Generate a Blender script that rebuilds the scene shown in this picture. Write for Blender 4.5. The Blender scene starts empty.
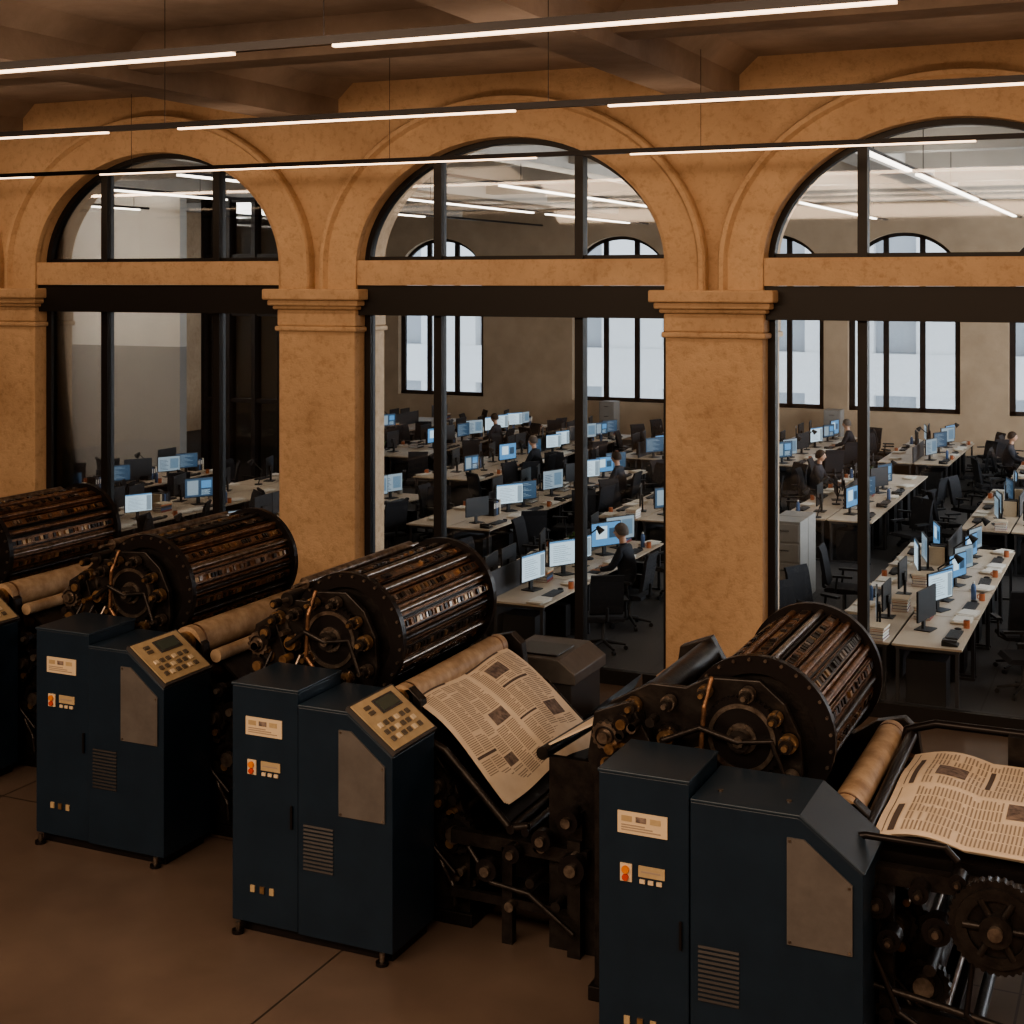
import bpy, bmesh, math, random
from mathutils import Vector, Matrix
random.seed(7)
S=1.7
scn=bpy.context.scene
# ------------------------------------------------------------------ materials
MATS={}
def M(name,c,r=.5,m=0.0,c2=None,scale=5,bump=0,em=None,es=0,bscale=None,lo=.35,hi=.65,pits=None):
    if name in MATS: return MATS[name]
    mt=bpy.data.materials.new(name); mt.use_nodes=True
    nt=mt.node_tree; N=nt.nodes; L=nt.links
    b=N['Principled BSDF']
    b.inputs['Base Color'].default_value=(*c,1); b.inputs['Roughness'].default_value=r; b.inputs['Metallic'].default_value=m
    if c2 or bump:
        tc=N.new('ShaderNodeTexCoord')
    if c2:
        n=N.new('ShaderNodeTexNoise'); n.inputs['Scale'].default_value=scale; n.inputs['Detail'].default_value=8; n.inputs['Roughness'].default_value=.62
        L.new(tc.outputs['Object'],n.inputs['Vector'])
        rp=N.new('ShaderNodeValToRGB'); rp.color_ramp.elements[0].position=lo; rp.color_ramp.elements[1].position=hi
        rp.color_ramp.elements[0].color=(*c,1); rp.color_ramp.elements[1].color=(*c2,1)
        L.new(n.outputs['Fac'],rp.inputs['Fac'])
        out=rp.outputs['Color']
        if pits:
            n3=N.new('ShaderNodeTexNoise'); n3.inputs['Scale'].default_value=pits; n3.inputs['Detail'].default_value=6; n3.inputs['Roughness'].default_value=.75
            L.new(tc.outputs['Object'],n3.inputs['Vector'])
            r3=N.new('ShaderNodeValToRGB'); r3.color_ramp.elements[0].position=.30; r3.color_ramp.elements[1].position=.50
            r3.color_ramp.elements[0].color=(.62,.55,.48,1); r3.color_ramp.elements[1].color=(1,1,1,1)
            L.new(n3.outputs['Fac'],r3.inputs['Fac'])
            mx=N.new('ShaderNodeMixRGB'); mx.blend_type='MULTIPLY'; mx.inputs[0].default_value=.6; L.new(out,mx.inputs[1]); L.new(r3.outputs['Color'],mx.inputs[2]); out=mx.outputs[0]
        L.new(out,b.inputs['Base Color'])
    if bump:
        n2=N.new('ShaderNodeTexNoise'); n2.inputs['Scale'].default_value=bscale or scale*4; n2.inputs['Detail'].default_value=6; n2.inputs['Roughness'].default_value=.65
        L.new(tc.outputs['Object'],n2.inputs['Vector'])
        bp=N.new('ShaderNodeBump'); bp.inputs['Strength'].default_value=bump; bp.inputs['Distance'].default_value=.03
        L.new(n2.outputs['Fac'],bp.inputs['Height']); L.new(bp.outputs['Normal'],b.inputs['Normal'])
    if em:
        b.inputs['Emission Color'].default_value=(*em,1); b.inputs['Emission Strength'].default_value=es
    MATS[name]=mt; return mt
stone=M('stone_ochre',(.65,.475,.32),.85,0,(.53,.375,.245),1.1,.7,bscale=9,pits=9)
stone2=M('stone_trim',(.63,.46,.31),.8,0,(.52,.37,.245),1.8,.35,bscale=10,pits=11)
ostone=M('office_stone',(.58,.44,.31),.85,0,(.48,.36,.25),1.2,.3,bscale=8)
conc=M('ceiling_concrete',(.38,.31,.26),.9,0,(.23,.185,.155),.7,.5,bscale=4)
oconc=M('office_ceiling_plaster',(.60,.55,.49),.9,0,(.48,.44,.39),.6,.1,bscale=4)
frame=M('dark_frame_metal',(.020,.019,.02),.45,.3)
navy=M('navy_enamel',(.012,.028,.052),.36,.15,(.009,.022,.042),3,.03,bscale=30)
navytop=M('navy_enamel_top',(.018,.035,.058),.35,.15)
grey=M('grey_plate',(.15,.145,.145),.5,.3,(.12,.115,.115),6)
iron=M('oiled_iron',(.046,.042,.042),.38,.65,(.022,.020,.021),9,.15,bscale=30)
black=M('black_iron',(.018,.016,.018),.36,.5)
steel=M('worn_steel',(.34,.30,.27),.32,.85,(.11,.09,.08),12)
copper=M('aged_copper',(.32,.19,.12),.38,.75,(.09,.058,.042),14,.2,bscale=50)
brass=M('brass',(.45,.31,.18),.36,.8,(.18,.115,.065),10)
rollp=M('paper_roller',(.50,.39,.28),.6,0,(.26,.18,.115),5,.1,bscale=20)
paper=M('newsprint',(.76,.67,.56),.85,0,(.68,.59,.48),4)
ink=M('news_ink',(.32,.27,.225),.9)
inkd=M('news_ink_dark',(.10,.08,.075),.9)
inkr=M('news_photo_print',(.26,.21,.185),.9,0,(.08,.065,.07),22)
beige=M('beige_panel',(.46,.37,.24),.5,0,(.38,.30,.19),8)
cream=M('cream_label',(.60,.50,.37),.6)
lcd=M('lcd_screen',(.05,.075,.07),.2)
keyg=M('key_grey',(.10,.085,.07),.5)
keyl=M('key_light',(.62,.54,.42),.5)
orange=M('orange_button',(.65,.22,.05),.4)
redb=M('red_button',(.5,.07,.04),.4)
strip=M('strip_diffuser',(1,1,1),.5,em=(1,.68,.44),es=3.6)
ostrip=M('office_strip_diffuser',(1,1,1),.5,em=(1,.88,.74),es=5)
white=M('white_wall',(.70,.66,.60),.8,0,(.64,.60,.55),1)
greyw=M('grey_wall',(.34,.32,.30),.8)
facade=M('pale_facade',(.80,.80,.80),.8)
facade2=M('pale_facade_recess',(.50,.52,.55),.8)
mroom=M('meeting_room_dark',(.10,.11,.12),.7)
desktop=M('desk_laminate',(.58,.48,.37),.45,0,(.52,.43,.33),3)
blk=M('black_plastic',(.02,.02,.022),.5)
dgrey=M('dark_grey_plastic',(.05,.05,.055),.5)
fabric=M('chair_fabric',(.018,.018,.022),.9,0,(.026,.026,.03),40)
chrome=M('chrome',(.4,.4,.4),.25,.9)
scrB=M('screen_blue',(.02,.05,.1),.3,em=(.13,.33,.60),es=.95)
scrW=M('screen_white',(.1,.1,.1),.3,em=(.62,.79,.90),es=1.05)
scrD=M('screen_dark_ui',(.02,.03,.04),.3,em=(.04,.09,.16),es=.8)
scrG=M('screen_grey_ui',(.02,.03,.04),.3,em=(.38,.47,.54),es=.8)
scrT=M('screen_text',(.02,.03,.04),.3,em=(.18,.28,.38),es=.8)
pwhite=M('white_paper',(.75,.72,.66),.8)
mugm=M('mug_ceramic',(.55,.2,.1),.3)
bookc=M('book_cover',(.30,.08,.06),.6)
bookb=M('book_cover_blue',(.08,.14,.28),.6)
skin=M('skin',(.55,.33,.23),.55)
hairg=M('hair_grey',(.16,.13,.11),.7,0,(.09,.07,.06),60,.3)
hairb=M('hair_brown',(.06,.035,.02),.7,0,(.035,.02,.012),60,.3)
cloth=M('dark_clothing',(.018,.02,.028),.9,0,(.026,.028,.036),20,.2)
cloth2=M('grey_clothing',(.05,.05,.06),.9,0,(.04,.04,.05),20,.2)
eyem=M('eye_dark',(.02,.015,.01),.3); lipm=M('lips',(.42,.18,.14),.5)
cabm=M('cabinet_grey',(.30,.285,.265),.5)
panelm=M('added_panel_glow',(1,1,1),.5,em=(1,.94,.86),es=4)  # glow of the added, unseen office panel
leaf=M('plant_leaf',(.05,.12,.03),.6,0,(.03,.07,.02),8); pot=M('plant_pot',(.3,.28,.25),.7)
def glassmat():
    mt=bpy.data.materials.new('window_glass'); mt.use_nodes=True; nt=mt.node_tree; nt.nodes.clear()
    o=nt.nodes.new('ShaderNodeOutputMaterial'); mx=nt.nodes.new('ShaderNodeMixShader'); t=nt.nodes.new('ShaderNodeBsdfTransparent'); g=nt.nodes.new('ShaderNodeBsdfGlossy')
    t.inputs['Color'].default_value=(.93,.94,.94,1); g.inputs['Roughness'].default_value=.03
    fr=nt.nodes.new('ShaderNodeFresnel'); fr.inputs['IOR'].default_value=1.5
    nt.links.new(fr.outputs[0],mx.inputs[0]); nt.links.new(t.outputs[0],mx.inputs[1]); nt.links.new(g.outputs[0],mx.inputs[2]); nt.links.new(mx.outputs[0],o.inputs[0]); return mt
glass=glassmat()
def floormat(name,c1,c2,joint,pitch,rough):
    mt=bpy.data.materials.new(name); mt.use_nodes=True; nt=mt.node_tree; N=nt.nodes; L=nt.links; b=N['Principled BSDF']
    tc=N.new('ShaderNodeTexCoord'); n=N.new('ShaderNodeTexNoise'); n.inputs['Scale'].default_value=.8; n.inputs['Detail'].default_value=8; n.inputs['Roughness'].default_value=.65
    L.new(tc.outputs['Object'],n.inputs['Vector'])
    rp=N.new('ShaderNodeValToRGB'); rp.color_ramp.elements[0].color=(*c1,1); rp.color_ramp.elements[1].color=(*c2,1); rp.color_ramp.elements[0].position=.3; rp.color_ramp.elements[1].position=.7
    L.new(n.outputs['Fac'],rp.inputs['Fac'])
    sx=N.new('ShaderNodeSeparateXYZ'); L.new(tc.outputs['Object'],sx.inputs[0])
    mk=[]
    for ax,off in (('X',.9),('Y',1.2)):
        a=N.new('ShaderNodeMath'); a.operation='ADD'; a.inputs[1].default_value=off+200*pitch; L.new(sx.outputs[ax],a.inputs[0])
        d=N.new('ShaderNodeMath'); d.operation='MODULO'; d.inputs[1].default_value=pitch; L.new(a.outputs[0],d.inputs[0])
        l=N.new('ShaderNodeMath'); l.operation='LESS_THAN'; l.inputs[1].default_value=.018; L.new(d.outputs[0],l.inputs[0]); mk.append(l)
    mm=N.new('ShaderNodeMath'); mm.operation='MAXIMUM'; L.new(mk[0].outputs[0],mm.inputs[0]); L.new(mk[1].outputs[0],mm.inputs[1])
    mx=N.new('ShaderNodeMixRGB'); mx.inputs[2].default_value=(*joint,1); L.new(mm.outputs[0],mx.inputs[0]); L.new(rp.outputs[0],mx.inputs[1]); L.new(mx.outputs[0],b.inputs['Base Color'])
    n2=N.new('ShaderNodeTexNoise'); n2.inputs['Scale'].default_value=20; L.new(tc.outputs['Object'],n2.inputs['Vector'])
    mr=N.new('ShaderNodeMapRange'); mr.inputs[3].default_value=rough-.1; mr.inputs[4].default_value=rough+.1; L.new(n.outputs['Fac'],mr.inputs[0]); L.new(mr.outputs[0],b.inputs['Roughness'])
    bp=N.new('ShaderNodeBump'); bp.inputs['Strength'].default_value=.06; L.new(n2.outputs['Fac'],bp.inputs['Height']); L.new(bp.outputs[0],b.inputs['Normal'])
    return mt
floorm=floormat('hall_floor_concrete',(.10,.074,.062),(.155,.118,.098),(.035,.027,.022),4.6,.42)
ofloor=floormat('office_floor_carpet',(.05,.048,.05),(.07,.066,.066),(.04,.036,.036),1.0,.8)
# ------------------------------------------------------------------ mesh builder
class MB:
    def __init__(s,name,scale=S,bevel=0):
        s.n=name; s.k=scale; s.v=[]; s.f=[]; s.mi=[]; s.sm=[]; s.mats=[]; s.bev=bevel
    def mt(s,m):
        if m not in s.mats: s.mats.append(m)
        return s.mats.index(m)
    def add(s,vs,fs,m,smooth=False):
        o=len(s.v); s.v+= [tuple(v) for v in vs]; i=s.mt(m)
        for f in fs: s.f.append([o+a for a in f]); s.mi.append(i); s.sm.append(smooth)
    def hexa(s,p,m): s.add(p,[(0,3,2,1),(4,5,6,7),(0,1,5,4),(1,2,6,5),(2,3,7,6),(3,0,4,7)],m)
    def box(s,x0,x1,y0,y1,z0,z1,m): s.hexa([(x0,y0,z0),(x1,y0,z0),(x1,y1,z0),(x0,y1,z0),(x0,y0,z1),(x1,y0,z1),(x1,y1,z1),(x0,y1,z1)],m)
    def prism(s,poly,y0,y1,m,ax='y'):
        def P(a,b,c): return (a,c,b) if ax=='y' else ((c,a,b) if ax=='x' else (a,b,c))
        n=len(poly); vs=[P(a,b,y0) for a,b in poly]+[P(a,b,y1) for a,b in poly]
        s.add(vs,[list(range(n)),list(range(2*n-1,n-1,-1))]+[(i,(i+1)%n,n+(i+1)%n,n+i) for i in range(n)],m)
    def cyl(s,p0,p1,r,m,n=16,r2=None,cap=True):
        p0=Vector(p0);p1=Vector(p1); d=(p1-p0).normalized(); u=d.orthogonal().normalized(); w=d.cross(u); r2=r if r2 is None else r2
        A=[p0+(u*math.cos(2*math.pi*i/n)+w*math.sin(2*math.pi*i/n))*r for i in range(n)]
        B=[p1+(u*math.cos(2*math.pi*i/n)+w*math.sin(2*math.pi*i/n))*r2 for i in range(n)]
        s.add(A+B,[(i,(i+1)%n,n+(i+1)%n,n+i) for i in range(n)],m,True)
        if cap: s.add(A,[list(range(n))[::-1]],m); s.add(B,[list(range(n))],m)
    def ring(s,c,R,r,y0,y1,m,n=40):
        cx,cz=c; vs=[]
        for y in (y0,y1):
            for q in (R,r):
                vs+=[(cx+q*math.cos(2*math.pi*i/n),y,cz+q*math.sin(2*math.pi*i/n)) for i in range(n)]
        fs=[]
        for i in range(n):
            j=(i+1)%n
            fs+=[(i,j,n+j,n+i),(2*n+i,3*n+i,3*n+j,2*n+j),(i,2*n+i,2*n+j,j),(n+i,n+j,3*n+j,3*n+i)]
        s.add(vs,fs,m)
    def gear(s,c,R,y0,y1,m,teeth=24,d=.012):
        poly=[]
        for i in range(teeth*4):
            a=2*math.pi*i/(teeth*4); q=R+(d if i%4 in(0,1) else 0); poly.append((c[0]+q*math.cos(a),c[1]+q*math.sin(a)))
        s.prism(poly,y0,y1,m)
    def sph(s,c,r,m,n=14,k=9,sc=(1,1,1)):
        vs=[];fs=[]
        for j in range(k+1):
            t=math.pi*j/k
            for i in range(n):
                a=2*math.pi*i/n; vs.append((c[0]+r*sc[0]*math.sin(t)*math.cos(a),c[1]+r*sc[1]*math.sin(t)*math.sin(a),c[2]+r*sc[2]*math.cos(t)))
        for j in range(k):
            for i in range(n):
                fs.append((j*n+i,(j+1)*n+i,(j+1)*n+(i+1)%n,j*n+(i+1)%n))
        s.add(vs,fs,m,True)
    def tube(s,pts,r,m,n=10):
        for a,b in zip(pts[:-1],pts[1:]): s.cyl(a,b,r,m,n,cap=False)
        for p in pts: s.sph(p,r,m,n,6)
    def boss(s,x,z,y,r,m,m2,h=.05):
        s.cyl((x,y,z),(x,y-h*.5,z),r,m,18); s.cyl((x,y-h*.5,z),(x,y-h,z),r*.72,m2,16); s.cyl((x,y-h,z),(x,y-h*1.25,z),r*.35,m,8)
    def mesh(s):
        me=bpy.data.meshes.new(s.n); k=s.k
        me.from_pydata([(a*k,b*k,c*k) for a,b,c in s.v],[],s.f)
        for m in s.mats: me.materials.append(m)
        me.polygons.foreach_set('material_index',s.mi); me.polygons.foreach_set('use_smooth',s.sm)
        bm=bmesh.new(); bm.from_mesh(me); bmesh.ops.recalc_face_normals(bm,faces=bm.faces); bm.to_mesh(me); bm.free()
        me.update(); return me
    def obj(s,parent=None,loc=(0,0,0),rz=0):
        o=bpy.data.objects.new(s.n,s.mesh()); scn.collection.objects.link(o); o.location=loc; o.rotation_euler[2]=rz
        if parent: o.parent=parent
        if s.bev:
            b=o.modifiers.new('Bevel','BEVEL'); b.width=s.bev*s.k; b.segments=2; b.limit_method='ANGLE'; b.angle_limit=math.radians(50)
        return o
def inst(name,me,loc,rz=0,parent=None,sc=1):
    o=bpy.data.objects.new(name,me); scn.collection.objects.link(o); o.location=loc; o.rotation_euler[2]=rz; o.scale=(sc,)*3
    if parent: o.parent=parent
    return o
def empty(name,loc,rz=0):
    e=bpy.data.objects.new(name,None); scn.collection.objects.link(e); e.location=loc; e.rotation_euler[2]=rz; e.empty_display_size=.2; return e
# ------------------------------------------------------------------ room shell (units u = 1.7 m)
PX=[-12.33,-9.16,-5.985,-2.80,.37,3.54]; HW=1.24; ZS=3.0; RB=.95; ZC=4.42
XL,XR,YB,YF=-17.0,3.9,-11.2,15.0
b=MB('floor'); b.box(XL,XR,YB,.2,-.1,0,floorm); b.obj()
b=MB('floor_office'); b.box(XL,XR,.2,YF+.4,-.1,0,ofloor); b.obj()
b=MB('ceiling'); b.box(XL,XR,YB,.2,ZC,ZC+.15,conc)
for x in PX: b.box(x-.17,x+.17,YB,0,4.12,ZC,conc); b.prism([(x-.3,ZC),(x-.17,4.3),(x+.17,4.3),(x+.3,ZC)],YB,0,conc)
for y in (-2.35,-4.9,-7.4,-9.6): b.box(XL,XR,y-.13,y+.13,4.2,ZC,conc)
b.obj()
b=MB('ceiling_office'); b.box(XL,XR,.2,YF+.4,ZC,ZC+.15,oconc)
for x in PX+[-15.5]: b.box(x-.15,x+.15,.42,YF,4.1,ZC,oconc)
for y in (2.6,4.9,7.2,9.5,11.8,13.8): b.box(XL,XR,y-.12,y+.12,4.16,ZC,oconc)
b.obj()
b=MB('wall_arcade'); NA=40
WT=.40
for i in range(len(PX)-1):
    cx=(PX[i]+PX[i+1])/2; hs=(PX[i+1]-PX[i])/2
    for (a,c) in ((cx-hs,cx-HW),(cx+HW,cx+hs)): b.box(a,c,0,WT,2.8,ZC,stone)
    pts=[(cx-HW*math.cos(math.pi*j/NA),ZS+RB*math.sin(math.pi*j/NA)) for j in range(NA+1)]
    for (xa,za),(xb,zb) in zip(pts[:-1],pts[1:]):
        b.add([(xa,0,za),(xb,0,zb),(xb,0,ZC),(xa,0,ZC),(xa,WT,za),(xb,WT,zb),(xb,WT,ZC),(xa,WT,ZC)],[(0,1,2,3),(7,6,5,4),(0,4,5,1)],stone)
b.box(XL,PX[0],0,WT,0,ZC,stone); b.box(PX[-1],XR,0,WT,0,ZC,stone)
b.obj()
for i in range(len(PX)-1):
    cx=(PX[i]+PX[i+1])/2
    b=MB('trim_%d'%(i+1))
    prof=[(0,.02),(0,-.045),(.03,-.06),(.24,-.06),(.262,-.10),(.292,-.10),(.305,-.08),(.305,0.02)]
    sts=[('v',-1,2.83)]+[('a',math.pi-math.pi*j/NA,0) for j in range(NA+1)]+[('v',1,2.83)]
    rows=[]
    for t in sts:
        row=[]
        for o,y in prof:
            if t[0]=='v': row.append((cx+t[1]*(HW+o),y,t[2]))
            else: row.append((cx+(HW+o)*math.cos(t[1]),y,ZS+(RB+o)*math.sin(t[1])))
        rows.append(row)
    np_=len(prof); vs=[p for r in rows for p in r]
    fs=[(r*np_+c,(r+1)*np_+c,(r+1)*np_+c+1,r*np_+c+1) for r in range(len(rows)-1) for c in range(np_-1)]
    b.add(vs,fs,stone)
    b.box(cx-HW+.002,cx+HW-.002,-.03,.22,2.86,3.05,stone2)
    b.obj()
    w=MB('window_%d'%(i+1)); y0,y1=.09,.17
    w.box(cx-HW-.0,cx+HW+.0,-.01,.24,2.63,2.858,frame)
    w.box(cx-HW,cx+HW,y0,y1,0.0,.10,frame)
    w.box(cx-HW,cx-HW+.05,y0,y1,.1,2.63,frame); w.box(cx+HW-.05,cx+HW,y0,y1,.1,2.63,frame)
    w.box(cx-HW+.05,cx+HW-.05,y0+.01,y1-.01,3.05,3.08,frame)
    for dx in (-.60,.55):
        w.box(cx+dx-.032,cx+dx+.032,y0-.01,y1,.1,2.63,frame)
        zt=ZS+RB*math.sqrt(1-(dx/HW)**2)
        w.box(cx+dx-.032,cx+dx+.032,y0-.01,y1,3.05,zt,frame)
    n=NA
    for j in range(n):
        a0_=math.pi*j/n;a1_=math.pi*(j+1)/n
        def q(a,o): return (cx+(HW-o)*math.cos(a),ZS+(RB-o)*math.sin(a))
        P=[q(a0_,0),q(a1_,0),q(a1_,.04),q(a0_,.04)]
        w.hexa([(p[0],y0,p[1]) for p in P]+[(p[0],y1,p[1]) for p in P],frame)
    w.box(cx-HW+.05,cx+HW-.05,.125,.131,.1,2.63,glass)
    poly=[(cx-HW+.03,3.06)]+[(cx-(HW-.03)*math.cos(math.pi*j/30),ZS+(RB-.03)*math.sin(math.pi*j/30)) for j in range(2,29)]+[(cx+HW-.03,3.06)]
    w.prism(poly,.125,.131,glass)
    w.obj()
for x in PX:
    c=MB('stone_column',bevel=.012)
    c.box(x-.345,x+.345,-.05,.42,.16,2.52,stone)
    c.box(x-.40,x+.40,-.10,.45,0,.16,stone)
    c.box(x-.37,x+.37,-.075,.43,2.50,2.54,stone2)
    c.box(x-.355,x+.355,-.06,.425,2.54,2.67,stone2)
    c.box(x-.38,x+.38,-.09,.44,2.67,2.70,stone2)
    c.box(x-.41,x+.41,-.12,.45,2.70,2.745,stone2)
    c.box(x-.44,x+.44,-.15,.46,2.745,2.83,stone2)
    c.obj()
b=MB('wall_back'); b.box(XL,XR,YB-.2,YB,0,ZC,stone); b.obj()
b=MB('wall_left'); b.box(XL-.2,XL,YB,YF+.4,0,ZC,stone); b.obj()
b=MB('wall_right'); b.box(XR,XR+.2,YB,.4,0,ZC,stone)
b.box(XR,XR+.2,.4,YF+.4,0,.8,white); b.box(XR,XR+.2,.4,YF+.4,3.9,ZC,white)
for y in (.4,3,5.6,8.2,10.9,13.2,14.9): b.box(XR,XR+.2,y,y+.5,.8,3.9,white)  # openings in this unseen wall added so side light gets in
b.obj()
wc=[-15.9,-12.66,-9.0,-6.2,-3.95,-1.35,1.4]; ww=.92; zs0,zs1,rb=.68,2.95,.75
b=MB('wall_far_office')
xs=XL
for c0 in wc:
    b.box(xs,c0-ww,YF,YF+.3,0,ZC,ostone); xs=c0+ww
    b.box(c0-ww,c0+ww,YF,YF+.3,0,zs0,ostone)
    pts=[(c0-ww*math.cos(math.pi*j/20),zs1+rb*math.sin(math.pi*j/20)) for j in range(21)]
    for (xa,za),(xb,zb) in zip(pts[:-1],pts[1:]):
        b.add([(xa,YF,za),(xb,YF,zb),(xb,YF,ZC),(xa,YF,ZC),(xa,YF+.3,za),(xb,YF+.3,zb),(xb,YF+.3,ZC),(xa,YF+.3,ZC)],[(0,1,2,3),(7,6,5,4),(0,4,5,1)],ostone)
    w=MB('window_%d'%(10+wc.index(c0))); y0,y1=YF+.12,YF+.18
    for dx in (-.87,-.3,.3,.87):
        zt=zs1+rb*math.sqrt(max(0,1-(dx/ww)**2)); w.box(c0+dx-.045,c0+dx+.045,y0,y1,zs0,zt,frame)
    for z in (zs0,2.35,2.95): w.box(c0-ww,c0+ww,y0,y1,z,z+.07,frame)
    for j in range(20):
        a0_=math.pi*j/20;a1_=math.pi*(j+1)/20
        P=[(c0+(ww-o)*math.cos(a),zs1+(rb-o)*math.sin(a)) for a,o in((a0_,0),(a1_,0),(a1_,.06),(a0_,.06))]
        w.hexa([(p[0],y0,p[1]) for p in P]+[(p[0],y1,p[1]) for p in P],frame)
    w.box(c0-ww,c0+ww,y0+.02,y0+.025,zs0,zs1,glass)
    w.obj()
b.box(xs,XR,YF,YF+.3,0,ZC,ostone); b.obj()
b=MB('wall_partition_office'); b.box(-15.6,-12.3,6.5,6.65,0,1.98,greyw); b.box(-15.6,-12.3,6.5,6.65,1.98,4.1,white); b.obj()
b=MB('glazed_meeting_room',bevel=0)
b.box(-12.3,-10.55,7.1,7.16,0,4.05,mroom)
for k in range(5): b.box(-12.28+k*.42,-12.22+k*.42,6.95,7.1,0,4.04,frame)
for z in (0.0,1.2,2.4,3.2,3.98): b.box(-12.28,-10.56,6.98,7.09,z,z+.06,frame)
b.box(-12.28,-10.56,7.03,7.04,.06,4.0,glass); b.obj()
b=MB('building_facade_outside')
for k in range(14):
    x=-24+k*2.4; b.box(x,x+1.5,YF+7,YF+7.3,-2,9,facade)
for k in range(6): b.box(-24,10,YF+6.95,YF+7.25,-1.5+k*1.9,-.6+k*1.9,facade)
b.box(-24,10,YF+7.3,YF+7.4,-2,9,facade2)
b.obj()
# ------------------------------------------------------------------ lights + strips
def area(name,loc,rot,sx,sy,p,c):
    l=bpy.data.lights.new(name,'AREA'); l.shape='RECTANGLE'; l.size=sx*S; l.size_y=sy*S; l.energy=p; l.color=c
    o=bpy.data.objects.new(name,l); scn.collection.objects.link(o); o.location=[a*S for a in loc]; o.rotation_euler=rot; return o
warm=(1,.69,.45)
def striprow(name,y,z,segs,x0,x1,mat_,w=.012,up=60):
    b=MB(name); b.box(x0,x1,y-.014,y+.014,z,z+.030,black)
    for a,c in segs: b.box(a,c,y-w,y+w,z-.010,z-.0005,mat_)
    x=x0+.6
    while x<x1: b.cyl((x,y,z+.030),(x,y,ZC-.001),.0018,black,6); x+=2.2
    b.obj()
    area('added_uplight',((x0+x1)/2,y,z+.036),(math.pi,0,0),x1-x0,.02,up,(1,.74,.54))  # added hidden area light on top of the rail, lifts the ceiling
striprow('strip_light',-5.38,3.70,[(-8.1,-5.8),(-5.4,-2.97),(-2.56,-.69),(-.25,1.7),(2.1,3.6)],-12,3.8,strip)
striprow('strip_light',-3.42,3.70,[(-10,-7.7),(-7.2,-5.18),(-4.71,-2.77),(-2.30,-.40),(.1,2.0)],-12,3.8,strip)
striprow('strip_light',-1.0,3.70,[(-11.5,-7.95),(-7.29,-3.71),(-3.06,-.97),(-.3,3.0)],-12,3.8,strip,up=45)
striprow('strip_light',-7.7,3.9,[(-9,-6),(-5.5,-2.5),(-2,1),(1.4,3.5)],-12,3.8,strip)  # extra unseen row, added for more light in the hall
# added area light at the rail nearest the arcade, brightens wall and columns
area('added_arcade_fill',(-4.1,-.975,3.70),(math.radians(48),0,0),15.5,.03,80,warm)
def ostriprow(x,segs):
    y1=6.2 if x<-12 else 14
    b=MB('office_strip_light'); b.box(x-.02,x+.02,.8,y1,3.86,3.89,black)
    for a,c in segs: b.box(x-.025,x+.025,a,c,3.84,3.8595,ostrip)
    for y in (1.5,4,5.9): b.cyl((x,y,3.89),(x,y,ZC-.001),.004,black,6)
    b.obj()
    area('added_office_uplight',(x,(.8+y1)/2,3.895),(math.pi,0,0),.03,y1-.8,(65 if x>-11 else 300)*(y1-.8)/13,(1,.92,.82))  # added hidden area light above the strip, lifts the office ceiling
for x,sg in ((-2.0,[(1,3.2),(3.7,8.2),(8.6,13)]),(-4.05,[(1,3),(3.6,6.7),(7.3,13)]),(-6.05,[(3.5,8.5),(9.2,13)]),(-8.1,[(1,4),(5,9),(9.5,13)]),(-10.1,[(1,4.5),(5.2,9.5)]),(-12.6,[(1,6)]),(-14.5,[(1,6)]),(0.6,[(1,5),(6,10)])): ostriprow(x,sg)
# added out-of-view glowing panel and area light, brighten the left office partition
b=MB('added_glow_panel'); b.box(-14.9,-13.7,2.9,4.1,4.30,ZC-.001,frame); b.box(-14.85,-13.75,2.95,4.05,4.295,4.30,panelm); b.obj()
area('added_panel_fill',(-14.3,3.5,4.28),(math.radians(35),0,0),1.1,1.1,420,(1,.95,.88))
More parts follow.
